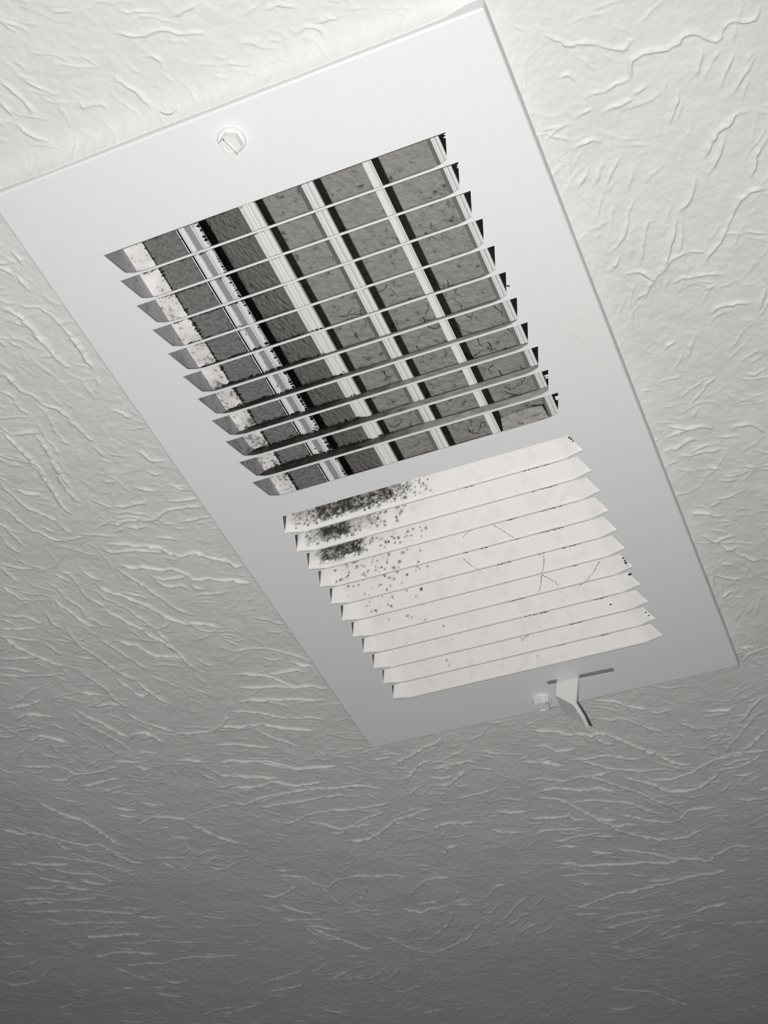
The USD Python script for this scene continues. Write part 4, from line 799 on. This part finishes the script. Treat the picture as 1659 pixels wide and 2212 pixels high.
webs = []
for _ in range(46):                                        # cobweb threads on the dusty sheet behind
    u0 = fz.uniform(97, 162)
    z = ZF - 1.2 + (0 if u0 < 97 else (u0 - 93) / 90 * -5)
    v0 = 60 + 112 * fz.random() ** 0.55
    p = np.array([deep(u0, z), (v0 + (v0 + 197.27) / 463.8 * z) * MM, z * MM - 0.0004])
    a = fz.uniform(0.6, 2.4)
    pts = [p]
    for _ in range(int(fz.integers(4, 11))):
        a += fz.normal(0, 0.5)
        pts.append(pts[-1] + 0.0017 * np.array([math.cos(a), math.sin(a), 0]) + [0, 0, fz.normal(0, 0.0001)])
        if fz.random() < 0.25:
            webs.append(sliver(pts[-1], fz.uniform(0.001, 0.004), 0.00012))
    webs.append(tube(pts, np.linspace(fz.uniform(0.0001, 0.0003), 0.00008, len(pts)), 4))
part(BOOT, 'cobweb', cat(webs), M_FUZZ, kind='stuff', label='black cobweb threads on the dusty sheet')

threads = []
for h in [[(119.4, 230.2), (122.7, 236.0), (125.6, 241.7)], [(98.9, 245.3), (100.7, 251.3), (103.7, 255.8)], [(134.5, 256.3), (133.4, 260.7), (131.7, 264.8), (129.9, 268.0)],
          [(129.6, 268.9), (132.3, 272.8), (134.8, 278.2)], [(157.2, 269.6), (155.5, 271.8), (152.2, 276.3), (148.6, 279.4), (143.8, 282.0)], [(129.6, 268.9), (127.7, 273.0), (124.6, 279.8)],
          [(103.8, 232.6), (106.6, 230.4), (109.6, 229.3)], [(168.4, 271.9), (168.5, 274.8), (168.6, 277.7)], [(105.4, 307.7), (105.7, 309.9), (107.1, 307.8), (109.8, 307.2)]]:
    h = np.array(h) * MM
    at_ = np.linspace(0, len(h) - 1, 5 * len(h))
    q = np.stack([np.interp(at_, range(len(h)), h[:, 0]), np.interp(at_, range(len(h)), h[:, 1]), np.full(len(at_), -0.0002)], 1)
    q[1:-1, :2] += fz.normal(0, 0.00016, (len(q) - 2, 2))
    threads.append(tube(q, (0.00004 + 0.00008 * fz.random(len(q)) ** 2), 4))
part(REG, 'cobweb_thread', cat(threads), M_THREAD, kind='stuff', label='thin grey cobweb threads across the lower louvers')

crumbs = []
for x0, y0, x1, y1 in [(143.2, 203.2, 155.1, 204.4), (142.6, 215.9, 153.5, 216.6), (126.2, 228.2, 131.0, 229.2), (141.7, 229.6, 152.2, 230.0), (135.6, 241.8, 148.9, 242.2), (115.1, 202.8, 119.3, 203.5),
                       (132.5, 254.6, 135.5, 255.3), (144.0, 255.2, 152.3, 255.5), (108.8, 241.9, 112.0, 242.2), (108.1, 280.7, 116.8, 280.9), (111.7, 293.7, 123.8, 294.1), (146.8, 293.6, 153.9, 294.2),
                       (131.2, 306.7, 137.9, 307.1), (120.0, 320.0, 124.0, 320.4), (142.8, 319.4, 147.4, 320.0), (125.2, 242.0, 127.2, 241.9), (100.2, 242.0, 102.1, 242.2), (111.8, 255.4, 119.1, 255.3), (145.1, 267.9, 146.9, 268.1)]:
    row = int(round((y0 / 1000 - 0.1912) / PITCH))
    y = 0.1912 + PITCH * row - 0.00012
    for _ in range(int(6 + (x1 - x0) * 3.2)):
        crumbs.append(crumb([fz.uniform(x0, x1) * MM, y + fz.normal(0, 0.00016), -0.00006 + 0.0001 * fz.random()], fz.uniform(0.00007, 0.00026)))
part(REG, 'brown_crumb', cat(crumbs), M_BROWN, kind='stuff', label='brown dust crumbs along the louver seams')
specks = [crumb([x * MM + fz.normal(0, 0.0001), y * MM + fz.normal(0, 0.0001), -0.0002], r) for x, y, r in
          [(167.8, 192.5, 0.0004), (168.7, 194.8, 0.0003), (168.2, 193.6, 0.0004), (168.2, 271.4, 0.0004), (168.6, 274.8, 0.0005), (168.4, 273.2, 0.0004), (168.0, 282.8, 0.0006), (153.6, 300.0, 0.0004), (167.8, 310.9, 0.0003), (168.6, 313.7, 0.0003)]]
part(REG, 'dirt_speck', cat(specks), M_FUZZ, kind='stuff', label='black dirt specks at the right ends of the lower louvers')

flakes = [crumb([x * MM, y * MM, 0.0006], r) for x, y, r in [(170.6, 39.6, 0.0004), (170.3, 40.6, 0.0005), (170.4, 53.0, 0.0004), (170.0, 53.8, 0.0003), (169.4, 157.5, 0.0006), (169.0, 158.6, 0.0005), (169.8, 170.0, 0.0007), (169.3, 171.0, 0.0005)]]
part(REG, 'paint_flake', cat(flakes), M_WHITE, kind='stuff', label='chips of white paint at the right ends of the open slots')

# small stray fibres
hp = [np.array([x * MM, y * MM, ceiling_z(x * MM, y * MM) - 0.0002]) for x, y in ((75.9, -4.4), (77.6, -2.9), (79.7, -2.2), (82.3, -2.6))]
hid = thing('hair', 'short dark hair stuck to the ceiling just above the upper screw', 'hair', (0, 0, FACE))
part(hid, 'strand', tube(hp, [0.00010, 0.00013, 0.00013, 0.00008], 5), M_THREAD, smooth=True)
lid = thing('lint_speck', 'tiny black lint speck on the plate beside the right end of the sixth louver', 'lint', (0, 0, FACE))
part(lid, 'fibre', cat([tube([(0.1692, 0.1088, -0.0002), (0.1698, 0.1093, -0.0003), (0.1704, 0.1095, -0.0003)], [0.0002, 0.00034, 0.00018], 5)]), M_FUZZ, smooth=True)
